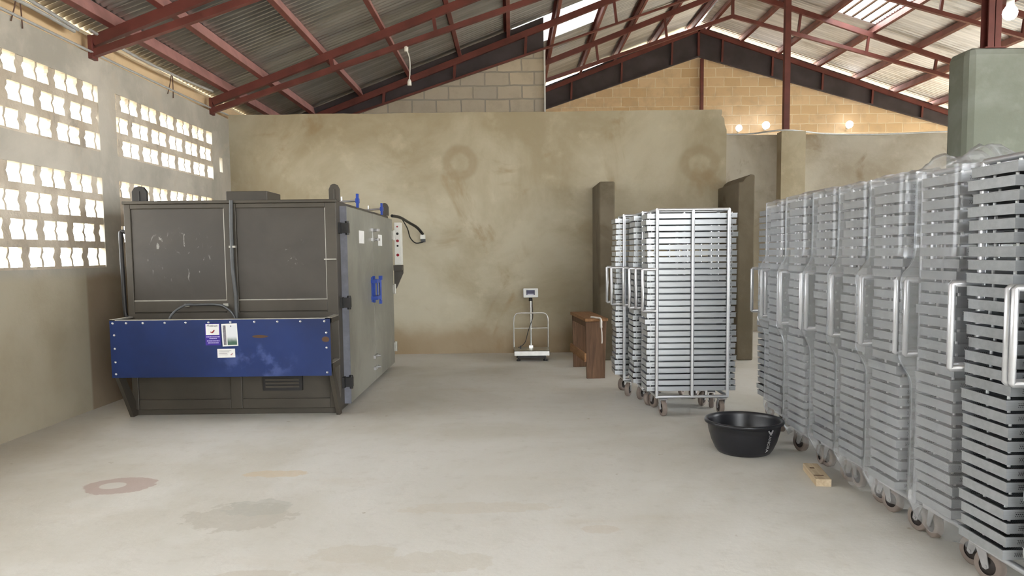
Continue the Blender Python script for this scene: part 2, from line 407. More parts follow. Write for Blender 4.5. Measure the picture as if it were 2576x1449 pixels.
# left wall: solid bands and pillars round four screens of vent blocks
XI, XO, XV = -4.45, -4.58, -4.505
w = MB()
w.box(XO, XI, Y_REAR, 20.9, 0.0, 1.50)
w.box(XO, XI, Y_REAR, 20.9, 2.475, 2.75)
w.box(XO, XI, Y_REAR, 20.9, 3.45, 3.77)
for z0, z1 in ((1.50, 2.475), (2.75, 3.45)):
    for y0, y1 in ((8.36, 8.72), (11.50, 11.76), (11.88, 20.0), (Y_REAR, 0.0)): w.box(XO, XI, y0, y1, z0, z1)
w.box(XO, XI, 11.76, 11.88, 1.50, 2.475); w.box(XO, XI, 11.76, 11.88, 2.75, 2.9); w.box(XO, XI, 11.76, 11.88, 3.12, 3.45)
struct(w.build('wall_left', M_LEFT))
struct(MB().box(XO - 0.02, XI - 0.08, Y_REAR, 20.9, 3.77, 4.02).build('trim_1', M_BRICK), 'course of sand coloured blocks on top of the left wall')

def web_profile(h, amp, n=9):
    out = []
    for i in range(n):
        t = i / (n - 1); pk = max(0.0, 1 - abs(t - 0.52) / 0.22)
        out.append((-0.028 * pk + random.uniform(-amp, amp), t * h))
    return out
def vent_screen(name, y0, y1, z0, rows, pitch=0.255, oh=0.172, shift=0.0):
    mb = MB(); mb.box(XV, XI - 0.012, y0, y1, z0 - 0.005, z0 + 0.02); z0 += 0.02
    for r in range(rows):
        zb = z0 + r * pitch
        top = zb + pitch if r < rows - 1 else zb + oh
        # band above the openings
        if r < rows - 1: mb.box(XV, XI - 0.012, y0, y1, zb + oh, top)
        # webs of this row: thin divider inside a block, thick web between blocks
        y = y0 - 0.5 + (0.245 if r % 2 else 0.0) + shift
        while y < y1 + 0.5:
            for (a, b) in ((y, y + 0.112), (y + 0.112 + 0.174, y + 0.112 + 0.174 + 0.03)):
                a2, b2 = max(a, y0), min(b, y1)
                if b2 - a2 > 0.012:
                    L = web_profile(oh, 0.005); Rr = web_profile(oh, 0.005)
                    poly = [(min(max(a2 + d, y0), y1), zb + z) for d, z in L] + [(min(max(b2 + d, y0), y1), zb + z) for d, z in Rr[::-1]]
                    mb.prism(poly, lambda p, q, t: (t, p, q), XV, XI - 0.012)
            y += 0.49
    return struct(mb.build(name, M_VENT), 'screen of pierced concrete vent blocks in the left wall')
vent_screen('window_1', 0.0, 8.36, 1.505, 4, pitch=0.257, oh=0.184, shift=0.10)
vent_screen('window_2', 8.72, 11.50, 1.505, 4, pitch=0.257, oh=0.184, shift=0.02)
vent_screen('window_3', 0.0, 8.36, 2.755, 3, pitch=0.252, oh=0.172, shift=0.16)
vent_screen('window_4', 8.72, 11.50, 2.755, 3, pitch=0.252, oh=0.172, shift=0.05)

# plastered partition across the hall, ragged top, chipped corner
top = []
xs = [-4.45 + i * (7.80 / 60) for i in range(61)]
for x in xs: top.append((x, 3.835 + 0.010 * noise.noise((x * 2.1, 3.3, 0)) + 0.006 * noise.noise((x * 9, 1.1, 0))))
poly = [(-4.45, 0)] + top + [(3.36, 3.80), (3.345, 3.74), (3.39, 3.70), (3.40, 3.60), (3.43, 3.52), (3.43, 0)]
struct(MB().prism(poly, lambda a, b, t: (a, t, b), 12.2, 12.38).build('wall_back', M_PART))
mb = MB().box(1.30, 1.525, 11.22, 12.2, 0, 2.64); struct(mb.build('wall_stub', M_STUB, bevel=0.02), 'low brown plastered stub wall behind the bench')
mb = MB().prism([(3.30, 0), (3.535, 0), (3.535, 2.70), (3.47, 2.71), (3.40, 2.66), (3.36, 2.60), (3.30, 2.60)], lambda a, b, t: (a, t, b), 11.08, 12.2)
struct(mb.build('wall_stub', M_STUB, bevel=0.02), 'low brown plastered stub wall behind the film wrapped row')
# masonry closing the roof space behind the partition
xe = 0.645
poly = [(-4.45, 0), (xe, 0), (xe, S(xe) - 0.60), (-4.45, S(-4.45) - 0.40)]
struct(MB().prism(poly, lambda a, b, t: (a, t, b), 14.53, 14.75).build('wall_masonry', M_BRICK2), 'grey block masonry rising behind the plastered partition')
mb = MB().box(xe, xe + 0.03, 14.47, 14.75, 2.0, S(xe) - 0.62); struct(mb.build('trim_2', M_SHELL), 'pale upright strip at the end of the block masonry')  # thin white upright strip along the masonry end
# low wall of the back room with a pier on it
struct(MB().box(3.9, XR, 15.1, 15.3, 0, 3.87).build('wall_low', M_LOWW), 'plastered wall of the back room')
struct(MB().box(5.236, 5.704, 14.85, 15.1, 0, 3.90).build('wall_pilaster', M_PIL), 'plastered pilaster on the back room wall')
# gable
gp = [(XL, 0), (XR, 0), (XR, S(XR) - 0.34), (RX, S(RX) - 0.55), (XL, S(XL) - 0.32)]
struct(MB().prism(gp, lambda a, b, t: (a, t, b), Y_GAB, Y_GAB + 0.22).build('wall_gable', M_BRICK))
# concrete pier on the right
struct(MB().box(5.24, XR, 8.85, 9.30, 0, 3.90).build('wall_right_pier', M_PIER, bevel=0.09), 'tall grey rendered wall end on the right')
# side and rear walls out of the picture: the rear gate and the open upper part of the right side let the daylight in
struct(MB().box(XR, XR + 0.2, Y_REAR, 21.0, 0, 0.9).build('wall_right', M_LOWW))
rear = MB(); rear.box(XL, 0.2, Y_REAR - 0.2, Y_REAR, 0, 4.0); rear.box(5.2, XR, Y_REAR - 0.2, Y_REAR, 0, 4.0)
rear.prism([(XL, 4.0), (XR, 4.0), (XR, S(XR) - 0.1), (RX, S(RX) - 0.1), (XL, S(XL) - 0.1)], lambda a, b, t: (a, t, b), Y_REAR - 0.2, Y_REAR)
struct(rear.build('wall_rear', M_LOWW))

# corrugated roof
def corrugated(name, mat, x0, x1, y0, y1, pitch=0.112, amp=0.017, nx=2, dz=0.0):
    mb = MB(); ny = int((y1 - y0) / pitch * 8); vs = []
    for i in range(ny + 1):
        y = y0 + (y1 - y0) * i / ny; a = amp * math.cos(2 * math.pi * y / pitch)
        for k in range(nx + 1):
            x = x0 + (x1 - x0) * k / nx
            vs.append((x, y, S(x) + a + amp + dz))
    n = nx + 1
    mb.add(vs, [(i*n+k, i*n+k+1, (i+1)*n+k+1, (i+1)*n+k) for i in range(ny) for k in range(nx)], 0, True)
    return mb.build(name, mat)
SKX0, SKX1, SKY0, SKY1 = 7.2, 8.15, 14.55, 17.35
LX0, LX1, LY0, LY1 = 0.05, 1.80, 14.60, 16.4
for a, b, c, d in ((XL - 0.3, LX0, Y_REAR - 0.4, 21.0), (LX1, RX - 0.08, Y_REAR - 0.4, 21.0), (LX0, LX1, Y_REAR - 0.4, LY0), (LX0, LX1, LY1, 21.0)):
    struct(corrugated('ceiling_left', M_ROOF, a, b, c, d))
struct(corrugated('window_6', M_SKY2, LX0, LX1, LY0, LY1), 'hazy translucent roof sheet on the left slope beyond the masonry')
struct(corrugated('ceiling_right', M_ROOF2, RX + 0.08, SKX0, Y_REAR - 0.4, 21.0))
struct(corrugated('ceiling_right', M_ROOF2, SKX1, XR + 0.3, Y_REAR - 0.4, 21.0))
struct(corrugated('ceiling_right', M_ROOF2, SKX0, SKX1, Y_REAR - 0.4, SKY0))
struct(corrugated('ceiling_right', M_ROOF2, SKX0, SKX1, SKY1, 21.0))
sk = corrugated('window_5', M_SKY, SKX0, SKX1, SKY0, SKY1); struct(sk, 'translucent roof sheet glowing with daylight')
for k in range(4):
    x = SKX0 + 0.22 + k * 0.2
    o = MB().beam((x, SKY0 + 0.1, S(x) - 0.02), (x, SKY1 - 0.1, S(x) - 0.02), 0.05, 0.03).build('roof_batten', M_WOODD)
    tag(o, 'thin wooden batten under the glowing roof sheet, %s down from the ridge' % ('first', 'second', 'third', 'fourth')[k], 'batten', 'battens under the skylight')
rc = MB(); rc.prism([(RX - 0.32, S(RX - 0.32) + 0.06), (RX, RZ + 0.13), (RX + 0.32, S(RX + 0.32) + 0.06), (RX, RZ + 0.145)], lambda a, b, t: (a, t, b), Y_REAR - 0.4, 20.6)
struct(rc.build('trim_3', M_ROOF2), 'folded ridge cap of the roof')

# purlins: C sections under the sheets
def purlin(x, label, y1=20.9):
    mb = MB(); sgn = 1 if x < RX else -1; sl = SL if x < RX else -SR
    n = Vector((-sl, 0, 1)).normalized(); t = Vector((1, 0, sl)).normalized()
    b = Vector((x, 0, S(x))) - n * 0.165
    def bm(c, wv, wd, hv, hd, mi):
        vs = []
        for y in (Y_REAR + 0.02, y1):
            for a, e in ((-1,-1),(1,-1),(1,1),(-1,1)):
                p = c + wv * (a * wd / 2) + hv * (e * hd / 2); vs.append((p.x, y, p.z))
        mb.add(vs, [(0,1,2,3),(7,6,5,4),(0,4,5,1),(1,5,6,2),(2,6,7,3),(3,7,4,0)], mi)
    bm(b + n * 0.08, t, 0.006, n, 0.16, 0)                       # web
    bm(b + n * 0.003 - t * (0.032 * sgn), t, 0.064, n, 0.006, 1)   # lower flange
    bm(b + n * 0.157 - t * (0.032 * sgn), t, 0.064, n, 0.006, 1)
    bm(b + n * 0.012 - t * (0.063 * sgn), t, 0.004, n, 0.018, 1)
    o = mb.build('roof_purlin', [M_REDL, M_RED])
    return tag(o, label, 'beam', 'purlins under the roof sheets')
ORD = ['first','second','third','fourth','fifth','sixth','seventh','eighth','ninth','tenth','eleventh','twelfth','thirteenth','fourteenth','fifteenth','sixteenth','seventeenth','eighteenth','nineteenth','twentieth',
       'twenty-first','twenty-second','twenty-third','twenty-fourth','twenty-fifth','twenty-sixth','twenty-seventh','twenty-eighth','twenty-ninth','thirtieth']
for i, x in enumerate((-4.22, -3.70, -2.80, -1.89, -0.94, -0.04, 0.87, 1.84, 2.76, 3.76, 4.78)):
    purlin(x, 'red steel purlin under the left roof slope, %s up from the left wall' % ORD[i])
for i, x in enumerate((5.24, 6.15, 7.15, 8.18, 9.22, 10.25, 11.3, 12.35, 13.4)):
    purlin(x, 'red steel purlin under the right roof slope, %s down from the ridge' % ORD[i])

# trusses
TW = 0.07
def truss(y, label, closed=None, x0=-4.43, x1=13.85, th=0.11, bh=0.075, extra=0.0):
    t = thing('roof_truss', label, 'truss', (RX, y, 0), 0, 'red steel roof trusses')
    def top(x): return S(x) - 0.172
    def bot(x):
        if x <= RX: return top(x) - (0.22 + extra + 0.050 * (x + 4.45))
        return top(x) - (0.22 + extra + 0.0525 * (13.9 - x))
    def L(x, z): return (x - RX, 0, z)
    for sgn, xe2, nm in ((-1, x0, 'left'), (1, x1, 'right')):
        m = MB(); m.beam(L(xe2, top(xe2)), L(RX, top(RX)), TW, th, off=-th/2); m.build('top_chord', M_RED, t)
        m = MB(); m.beam(L(xe2, bot(xe2)), L(RX, bot(RX)), TW, 0.03 if closed and xe2 < RX + 9 * (closed[1] > RX) else bh, off=0.015 if closed else bh/2); m.build('bottom_chord', M_DARK if closed and (closed[1] > RX) else M_RED, t)
        m = MB(); m.box(xe2 - RX - 0.02, xe2 - RX + 0.02, -0.06, 0.06, bot(xe2) - 0.02, top(xe2)); m.build('end_plate', M_RED, t)
        for k in range(1, 6):
            x = RX + sgn * 1.53 * k
            if closed and closed[0] < x < closed[1]: continue
            lean = 0.36 * (top(x) - bot(x)) * sgn
            MB().beam(L(x - lean * 0.3, bot(x - lean*0.3) + 0.02), L(x + lean * 0.7 * -1 * 0 , top(x) - 0.02), 0.05, 0.055, (0, 1, 0)).build('strut', M_RED, t)
    MB().beam(L(RX, bot(RX)), L(RX, top(RX)), 0.06, 0.06, (0, 1, 0)).build('strut', M_RED, t)
    if closed:
        a, b = closed; xs = [a + (b - a) * i / 20 for i in range(21)] + ([RX] if a < RX < b else [])
        xs.sort()
        pl = [(x, bot(x) + 0.02) for x in xs] + [(x, top(x) - 0.02) for x in xs[::-1]]
        m = MB(); m.prism(pl, lambda p, q, s_: (p - RX, s_, q), 0.045, 0.06); m.build('closure_sheet', M_DARK, t)
        for k in range(-6, 6):
            x = RX + 0.62 + 1.33 * k
            if a + 0.1 < x < b - 0.1: MB().beam(L(x, bot(x) + 0.03), L(x + 0.02, top(x) - 0.05), 0.05, 0.05, (0, 1, 0)).build('stiffener', M_RED, t)
        gap = 0.03 if b < RX else 0.10
        pl = [(x, top(x) - 0.01) for x in xs] + [(x, S(x) - gap + 0.02 * noise.noise((x * 3, 0, 1))) for x in xs[::-1]]
        m = MB(); m.prism(pl, lambda p, q, s_: (p - RX, s_, q), 0.08, 0.09); m.build('closure_strip', M_DARK, t)
    return t
truss(4.8, 'red steel lattice truss nearest above the camera')
truss(8.27, 'red steel lattice truss meeting the left wall nearest the camera')
truss(11.5, 'red steel lattice truss just in front of the plastered partition')
truss(14.45, 'red steel lattice truss over the grey masonry, half closed with dark sheet', (-4.4, xe))
truss(17.4, 'open red steel lattice truss in front of the gable')
truss(20.5, 'red steel truss closed with dark sheet above the gable blocks', (-4.4, 13.8), extra=0.07)

def post(name, x, y, z0, z1, w_, label, hsec=False):
    t = thing(name, label, 'post', (x, y, z0))
    m = MB()
    if hsec:
        m.box(-w_/2, w_/2, -w_/2, -w_/2+0.012, 0, z1-z0); m.box(-w_/2, w_/2, w_/2-0.012, w_/2, 0, z1-z0); m.box(-0.005, 0.005, -w_/2, w_/2, 0, z1-z0)
    else: m.box(-w_/2, w_/2, -w_/2, w_/2, 0, z1-z0)
    m.build('shaft', M_RED, t)
    MB().box(-w_*0.8, w_*0.8, -w_*0.7, w_*0.7, 0, 0.012).build('base_plate', M_RED, t)
    return t
post('steel_post', 5.59, 9.02, 3.90, S(5.59) - 0.2, 0.15, 'thick red steel post standing on the grey wall end at right', True)
post('steel_post', 5.36, 14.98, 3.90, S(5.36) - 0.25, 0.11, 'red steel post standing on the pilaster of the back room')
post('steel_post', 5.13, 20.66, 0.0, S(4.9) - 0.9, 0.085, 'slim red steel post against the gable blocks')

# conduits and wires on the left wall
def cable(name, pts, r, mat, label, cat='conduit', group=None, seg=6, n=6):
    o = MB().tube(smooth_path(pts, n), r, seg).build(name, mat); return tag(o, label, cat, group)
cable('ledge_conduit', [(-4.43, 3.0, 3.79), (-4.43, 6.8, 3.785), (-4.42, 8.3, 3.78), (-4.425, 9.8, 3.785), (-4.43, 11.2, 3.80), (-4.44, 12.15, 3.83)], 0.014, M_PIPE, 'grey conduit running along the ledge on top of the left wall')
cable('roof_conduit', [(-4.36, 3.0, 4.00), (-4.37, 6.3, 3.985), (-4.38, 7.2, 3.96), (-4.40, 7.95, 3.93)], 0.018, M_PIPE, 'upper of two silver pipes under the eave, ending at the near truss', group='pipes under the eave')
cable('roof_conduit', [(-4.40, 3.0, 3.93), (-4.41, 6.3, 3.91), (-4.41, 7.2, 3.92), (-4.41, 7.9, 3.90)], 0.018, M_PIPE, 'lower of two silver pipes under the eave, ending at the near truss', group='pipes under the eave')
cable('roof_conduit', [(-4.36, 8.1, 3.97), (-4.36, 9.2, 3.945), (-4.33, 10.2, 3.955), (-4.28, 11.15, 3.98)], 0.018, M_PIPE, 'silver pipe sagging under the eave between the two trusses', group='pipes under the eave')
for i, (y, lab) in enumerate(((6.95, 'pair of rusty tie wires nearest the camera on the wall ledge'), (10.05, 'pair of rusty tie wires below the sagging silver pipe'))):
    m = MB(); m.tube([(-4.44, y, 3.72), (-4.42, y + 0.03, 3.85), (-4.40, y + 0.05, 4.0)], 0.006, 5); m.tube([(-4.44, y + 0.16, 3.70), (-4.42, y + 0.12, 3.85), (-4.40, y + 0.07, 4.0)], 0.006, 5)
    tag(m.build('tie_wire', M_WIRE), lab, 'wire', 'tie wires on the ledge')
cable('sagging_cable', [(3.9, 15.07, 3.90), (4.6, 15.07, 3.88), (5.3, 14.83, 3.915), (6.2, 15.06, 3.87), (7.2, 15.06, 3.85), (8.6, 15.06, 3.89), (9.6, 15.06, 3.9)], 0.016, M_PIPE, 'pale cable sagging along the top of the back room wall', 'cable')

# hanging cord with a bare lamp holder
p0 = at_y(1022, 124, 11.1); p1 = at_y(1030, 205, 11.1)
t = thing('hanging_lamp_holder', 'white cord with an empty lamp holder hanging from the truss', 'lamp holder', p1)
d0 = p0 - p1
MB().tube(smooth_path([(0, 0, 0.02), (0.012, 0, d0.z * 0.4), (0.006, 0, d0.z * 0.75), (d0.x, 0, d0.z)], 5), 0.008, 6).build('cord', M_PLASTIC, t)
MB().lathe([(0.0, -0.055), (0.03, -0.055), (0.028, 0.0), (0.014, 0.03), (0.0, 0.035)], 14).build('holder', M_PLASTIC, t)
MB().lathe([(0.0, -0.03), (0.03, -0.03), (0.03, 0.03), (0.0, 0.05)], 14, Matrix.Translation(d0)).build('ceiling_rose', M_PLASTIC, t)

# lit bulbs
def bulb(p, r, label, axis, reach):
    """axis: direction from the bulb to its holder"""
    t = thing('lit_bulb', label, 'light bulb', p, 0, 'lit bulbs')
    ax = Vector(axis).normalized(); M = ax.to_track_quat('Z', 'Y').to_matrix().to_4x4()
    prof = [(0.0, -r), (r*0.5, -r*0.87), (r*0.87, -r*0.5), (r, 0), (r*0.9, r*0.45), (r*0.55, r*1.0), (r*0.42, r*1.3)]
    MB().lathe(prof, 20, M).build('bulb', M_BULB, t)
    MB().lathe([(r*0.42, r*1.3), (r*0.5, r*1.3), (r*0.5, r*2.0), (0, r*2.1)], 16, M).build('holder', M_PLASTIC, t)
    MB().tube([ax * r * 2.05, ax * reach], 0.008, 6).build('stem', M_PLASTIC, t)
for u, v, r, lab in ((1859, 322, 0.085, 'lit bulb beside the end of the partition, lowest of three'), (1927, 315, 0.10, 'lit bulb just left of the red post on the pilaster'),
                     (2137, 313, 0.095, 'lit bulb alone on the gable right of the pilaster post')):
    bulb(at_y(u, v, 20.42), r, lab, (0.15, 1, -0.35), 0.34)
p = at_y(2541, 33, 8.35); bulb(p, 0.075, 'large glaring bulb hanging beside the thick post at top right', (0, 0, 1), S(p.x) - 0.17 - p.z)

# ------------------------------------------------------------------ smoking kiln
def make_kiln():
    X0, X1, Y0, Y1, ZT = -3.86, -1.745, 7.62, 10.86, 2.15
    t = thing('drying_kiln', 'big dark grey steel kiln cabinet with blue front cover and side doors', 'kiln', ((X0+X1)/2, (Y0+Y1)/2, 0))
    ox, oy = (X0+X1)/2, (Y0+Y1)/2
    def B(mb, name, mat, par=t, bevel=0.0, lab=None):
        mb.v = [(x-ox, y-oy, z) for x, y, z in mb.v]
        # the material coordinates stay in metres of the hall: keep vertices local, shift handled by delta
        o = mb.build(name, mat, par, bevel)
        if lab: o['label'] = lab
        return o
    m = MB(); m.box(X0+0.001, X1-0.001, Y0+0.0212, Y1, 0.0605, ZT)
    # front frame bars round the two recessed panels
    for a, b in ((X0, X0+0.065), (-2.865, -2.745), (X1-0.11, X1)): m.box(a, b, Y0, Y0+0.021, 0.06, ZT-0.02)
    for a, b in ((X0+0.065, -2.865), (-2.745, X1-0.11)):
        m.box(a, b, Y0+0.001, Y0+0.021, 2.085, ZT-0.02); m.box(a, b, Y0+0.001, Y0+0.021, 1.05, 1.165); m.box(a, b, Y0+0.001, Y0+0.021, 0.06, 0.16)
    m.box(X0+0.03, X1-0.03, Y0+0.03, Y1-0.03, 0.0, 0.06)
    m.box(X0-0.012, X1+0.004, Y0-0.012, Y0+0.05, ZT-0.019, ZT+0.012)
    B(m, 'cabinet', M_KILN, bevel=0.006)
    for a, b in ((X0+0.065, -2.865), (-2.745, X1-0.11)):
        m = MB(); m.box(a+0.004, b-0.004, Y0+0.014, Y0+0.022, 1.17, 2.08)
        o = B(m, 'front_panel', M_KPAN)
        m = MB(); m.box(a, b, Y0+0.004, Y0+0.020, 1.163, 1.172); m.box(b-0.006, b, Y0+0.006, Y0+0.02, 1.17, 2.08); o2 = B(m, 'edge_bead', M_EDGE, None); o2.parent = o
    m = MB(); m.box(X0+0.02, X1-0.02, Y0-0.006, Y0+0.004, 0.968, 1.04); B(m, 'cross_rail', M_KILN)
    # doors on the right hand side: two leaves, hinges, bolts, handle, notices
    zt, zb = 2.105, 0.07; XD = X1 + 0.065
    def leaf(y0, y1):
        m = MB(); m.box(X1+0.005, XD, y0, y1, zb, zt); return B(m, 'door', M_DOOR, bevel=0.006)
    d1 = leaf(7.80, 9.26); d2 = leaf(9.268, 10.78)
    def sub(mb, name, mat, par):
        mb.v = [(x-ox, y-oy, z) for x, y, z in mb.v]; return mb.build(name, mat, par)
    m = MB(); m.box(X1+0.0, XD+0.004, 7.785, 7.80, zb, zt); sub(m, 'edge_strip', M_STRIPE, d1)
    for z in (1.88, 1.12, 0.30):
        m = MB(); m.box(X1-0.02, X1+0.022, 7.70, 7.80, z-0.055, z+0.055); m.box(X1+0.02, XD+0.03, 7.745, 7.80, z-0.05, z+0.05)
        m.tube([(XD+0.012, 7.77, z-0.07), (XD+0.012, 7.77, z+0.07)], 0.018, 10); sub(m, 'hinge', M_BLACK, d1)
        m = MB(); m.box(XD, XD+0.02, 10.72, 10.82, z-0.06, z+0.06); m.tube([(XD+0.016, 10.79, z-0.07), (XD+0.016, 10.79, z+0.07)], 0.02, 10); sub(m, 'hinge', M_EDGE, d2)
    for z in (1.905, 1.79):
        m = MB(); m.box(XD, XD+0.025, 9.14, 9.36, z-0.018, z+0.018); m.tube([(XD+0.02, 9.30, z), (XD+0.07, 9.30, z)], 0.014, 8); m.box(XD+0.055, XD+0.075, 9.24, 9.34, z-0.014, z+0.014); sub(m, 'bolt', M_FORK, d1)
    m = MB(); m.box(XD, XD+0.008, 9.235, 9.25, 1.76, 1.92); sub(m, 'bolt_rod', M_FORK, d1)
    for z in (0.37, 0.23):
        m = MB(); m.box(XD, XD+0.025, 9.12, 9.34, z-0.018, z+0.018); m.tube([(XD+0.02, 9.28, z), (XD+0.06, 9.28, z)], 0.014, 8); sub(m, 'bolt', M_FORK, d1)
    m = MB(); m.box(XD, XD+0.012, 9.08, 9.14, 1.04, 1.34); m.box(XD, XD+0.03, 9.17, 9.20, 1.03, 1.35)
    for z in (1.29, 1.09): m.box(XD, XD+0.075, 9.06, 9.30, z-0.022, z+0.022)
    m.tube([(XD+0.075, 9.28, 1.05), (XD+0.075, 9.28, 1.32)], 0.014, 8); m.tube([(XD+0.05, 9.22, 1.07), (XD+0.05, 9.22, 1.31)], 0.010, 8)
    m.box(XD+0.06, XD+0.1, 9.25, 9.31, 1.30, 1.35); m.box(XD+0.06, XD+0.09, 9.25, 9.31, 1.01, 1.05)
    o = sub(m, 'handle', M_BLUES, d1); o['label'] = 'blue door handle'
    m = MB(); m.box(XD, XD+0.003, 8.42, 8.70, 1.735, 1.875); sub(m, 'notice', M_WHITE, d1)
    m = MB(); m.box(XD, XD+0.003, 9.62, 9.90, 1.72, 1.86); sub(m, 'notice', M_WHITE, d2)
    # lifting lugs
    for (x, y, r) in ((X0+0.085, 7.80, 0), (X1-0.045, 7.78, 1), (X1-0.02, 10.70, 1), (X0+0.09, 10.6, 0)):
        m = MB(); wd = 0.075 if r == 0 else 0.055
        pl = [(-wd, 0), (wd, 0), (wd, 0.12), (wd*0.62, 0.165), (0.01, 0.175), (-0.01, 0.175), (-wd*0.62, 0.165), (-wd, 0.12)]
        m.prism(pl, lambda a, b, s_: (x+a, y+s_, ZT+b), -0.02, 0.02)
        m.box(x-0.008, x+0.008, y-0.028, y+0.028, ZT, ZT+0.125)
        B(m, 'lifting_lug', M_BLACK if r == 0 else M_KILN, bevel=0.004)
    m = MB(); m.box(-3.18, -2.72, 8.55, 9.05, ZT, ZT+0.18); B(m, 'roof_box', M_KILN, bevel=0.008)
    for y in (8.35, 9.9):
        m = MB(); m.tube([(X1-0.18, y, ZT+0.035), (X1+0.07, y, ZT+0.045)], 0.012, 8); m.tube([(X1-0.1, y, ZT), (X1-0.1, y, ZT+0.09)], 0.009, 6)
        c = B(m, 'roof_crank', M_FORK)
        m = MB(); m.box(X1+0.06, X1+0.085, y-0.02, y+0.02, ZT-0.03, ZT+0.12); m.box(X1+0.055, X1+0.09, y-0.03, y+0.03, ZT+0.02, ZT+0.07); sub(m, 'crank_grip', M_BLUES, c)
    # control box at the far corner
    m = MB(); m.box(X1+0.09, X1+0.185, 10.80, 10.95, 1.46, 2.06); cb = B(m, 'control_box', M_PLASTIC, bevel=0.004)
    for z, mat, sz in ((2.0, M_RINK, 0.012), (1.90, M_BLACK, 0.018), (1.80, M_RINK, 0.02), (1.73, M_BLACK, 0.014), (1.60, M_RINK, 0.02)):
        m = MB(); m.lathe([(0, 0.012), (sz, 0.012), (sz, 0)], 14, Matrix.Translation((X1+0.135, 10.80, z)) @ Matrix.Rotation(math.pi/2, 4, 'X')); sub(m, 'button', mat, cb)
    m = MB(); m.box(X1+0.07, X1+0.19, 10.78, 10.95, 1.38, 1.455); m.prism([(X1+0.06, 1.38), (X1+0.19, 1.38), (X1+0.19, 1.34), (X1+0.09, 1.12), (X1+0.06, 1.12)], lambda a, b, s_: (a, s_, b), 10.90, 10.94); B(m, 'bracket', M_KILN)
    # blue cover with its trough frame
    YB = 7.25
    m = MB(); m.box(X0, X1, YB, YB+0.012, 0.448, 1.0); cp = B(m, 'front_cover', M_BLUE, lab='blue front cover')
    for i in range(12):
        x = [-3.83, -3.70, -3.54, -3.33, -3.13, -2.91, -2.70, -2.47, -2.25, -2.03, -1.80, -1.80][i]
        m = MB(); m.lathe([(0, 0.012), (0.007, 0.010), (0.012, 0.0)], 10, Matrix.Translation((x, YB, 0.975)) @ Matrix.Rotation(math.pi/2, 4, 'X'))
        if i < 11: sub(m, 'rivet', M_BOLT, cp)
    for x, zs in ((-3.82, (0.86, 0.73, 0.60, 0.485)), (-1.785, (0.865, 0.72, 0.48))):
        for z in zs:
            m = MB(); m.lathe([(0, 0.012), (0.007, 0.010), (0.012, 0.0)], 10, Matrix.Translation((x, YB, z)) @ Matrix.Rotation(math.pi/2, 4, 'X')); sub(m, 'rivet', M_BOLT, cp)
    m = MB(); m.box(X0, X1, YB, YB+0.03, 1.0, 1.008)
    m.box(X0, X0+0.05, YB, Y0, 1.0, 1.012); m.box(X1-0.05, X1, YB, Y0, 1.0, 1.012); B(m, 'trough_rim', M_EDGE)
    m = MB()
    for x0, x1 in ((X0, X0+0.035), (X1-0.035, X1)):
        m.box(x0, x1, YB+0.012, YB+0.06, 0.448, 1.0); m.box(x0, x1, YB+0.012, Y0, 0.955, 1.0); m.box(x0, x1, YB+0.012, Y0, 0.50, 0.56)
        m.prism([(YB+0.02, 0.50), (YB+0.13, 0.50), (Y0+0.03, 0.10), (Y0+0.03, 0.0), (Y0-0.06, 0.0)], lambda a, b, s_: (s_, a, b), x0, x1)
    m.box(X0+0.035, X1-0.035, YB+0.03, Y0, 0.50, 0.515)
    B(m, 'trough_frame', M_KILN)
    m = MB(); m.box(X1-0.05, X1+0.002, YB+0.08, Y0, 0.56, 0.565); B(m, 'trough_ledge', M_EDGE)
    # motor standing inside the trough
    m = MB(); m.tube([(-3.2, 7.46, 0.68), (-2.8, 7.46, 0.68)], 0.10, 18); m.box(-3.15, -2.85, 7.38, 7.54, 0.515, 0.6); B(m, 'motor', M_BLACK)
    m = MB(); m.tube(smooth_path([(-3.42, 7.50, 0.62), (-3.40, 7.5, 0.98), (-3.28, 7.56, 1.115), (-3.16, 7.59, 1.125), (-2.98, 7.59, 1.125), (-2.86, 7.56, 1.10), (-2.74, 7.5, 0.98), (-2.70, 7.5, 0.62)], 7), 0.012, 8); h = B(m, 'hose', M_GCABLE)
    for x in (-3.26, -2.87):
        m = MB(); m.box(x-0.025, x+0.025, 7.595, 7.62, 1.105, 1.135); sub(m, 'clip', M_EDGE, h)
    m = MB(); m.tube(smooth_path([(-2.778, 7.60, 2.16), (-2.785, 7.60, 1.9), (-2.786, 7.60, 1.5), (-2.765, 7.60, 1.2), (-2.76, 7.58, 1.0), (-2.765, 7.55, 0.7)], 6), 0.019, 8); cc = B(m, 'conduit', M_GCABLE)
    m = MB(); m.box(-2.812, -2.75, 7.585, 7.62, 1.69, 1.71); sub(m, 'clip', M_EDGE, cc)
    m = MB(); m.tube(smooth_path([(X0-0.005, 7.66, 1.86), (X0-0.05, 7.66, 1.86), (X0-0.055, 7.65, 1.8), (X0-0.052, 7.65, 1.4), (X0-0.045, 7.65, 1.05), (X0-0.02, 7.65, 1.0)], 5), 0.021, 8); B(m, 'side_pipe', M_BLACK)
    m = MB(); m.box(-1.87, -1.75, Y0-0.03, Y0, 1.56, 1.572); B(m, 'shelf_lip', M_EDGE)
    m = MB(); m.box(-2.53, -2.13, Y0-0.012, Y0+0.021, 0.245, 0.40); vg = B(m, 'vent', M_BLACK)
    m = MB()
    for z in (0.275, 0.31, 0.345): m.box(-2.50, -2.16, Y0-0.02, Y0-0.008, z, z+0.02)
    sub(m, 'louvre', M_KILN, vg)
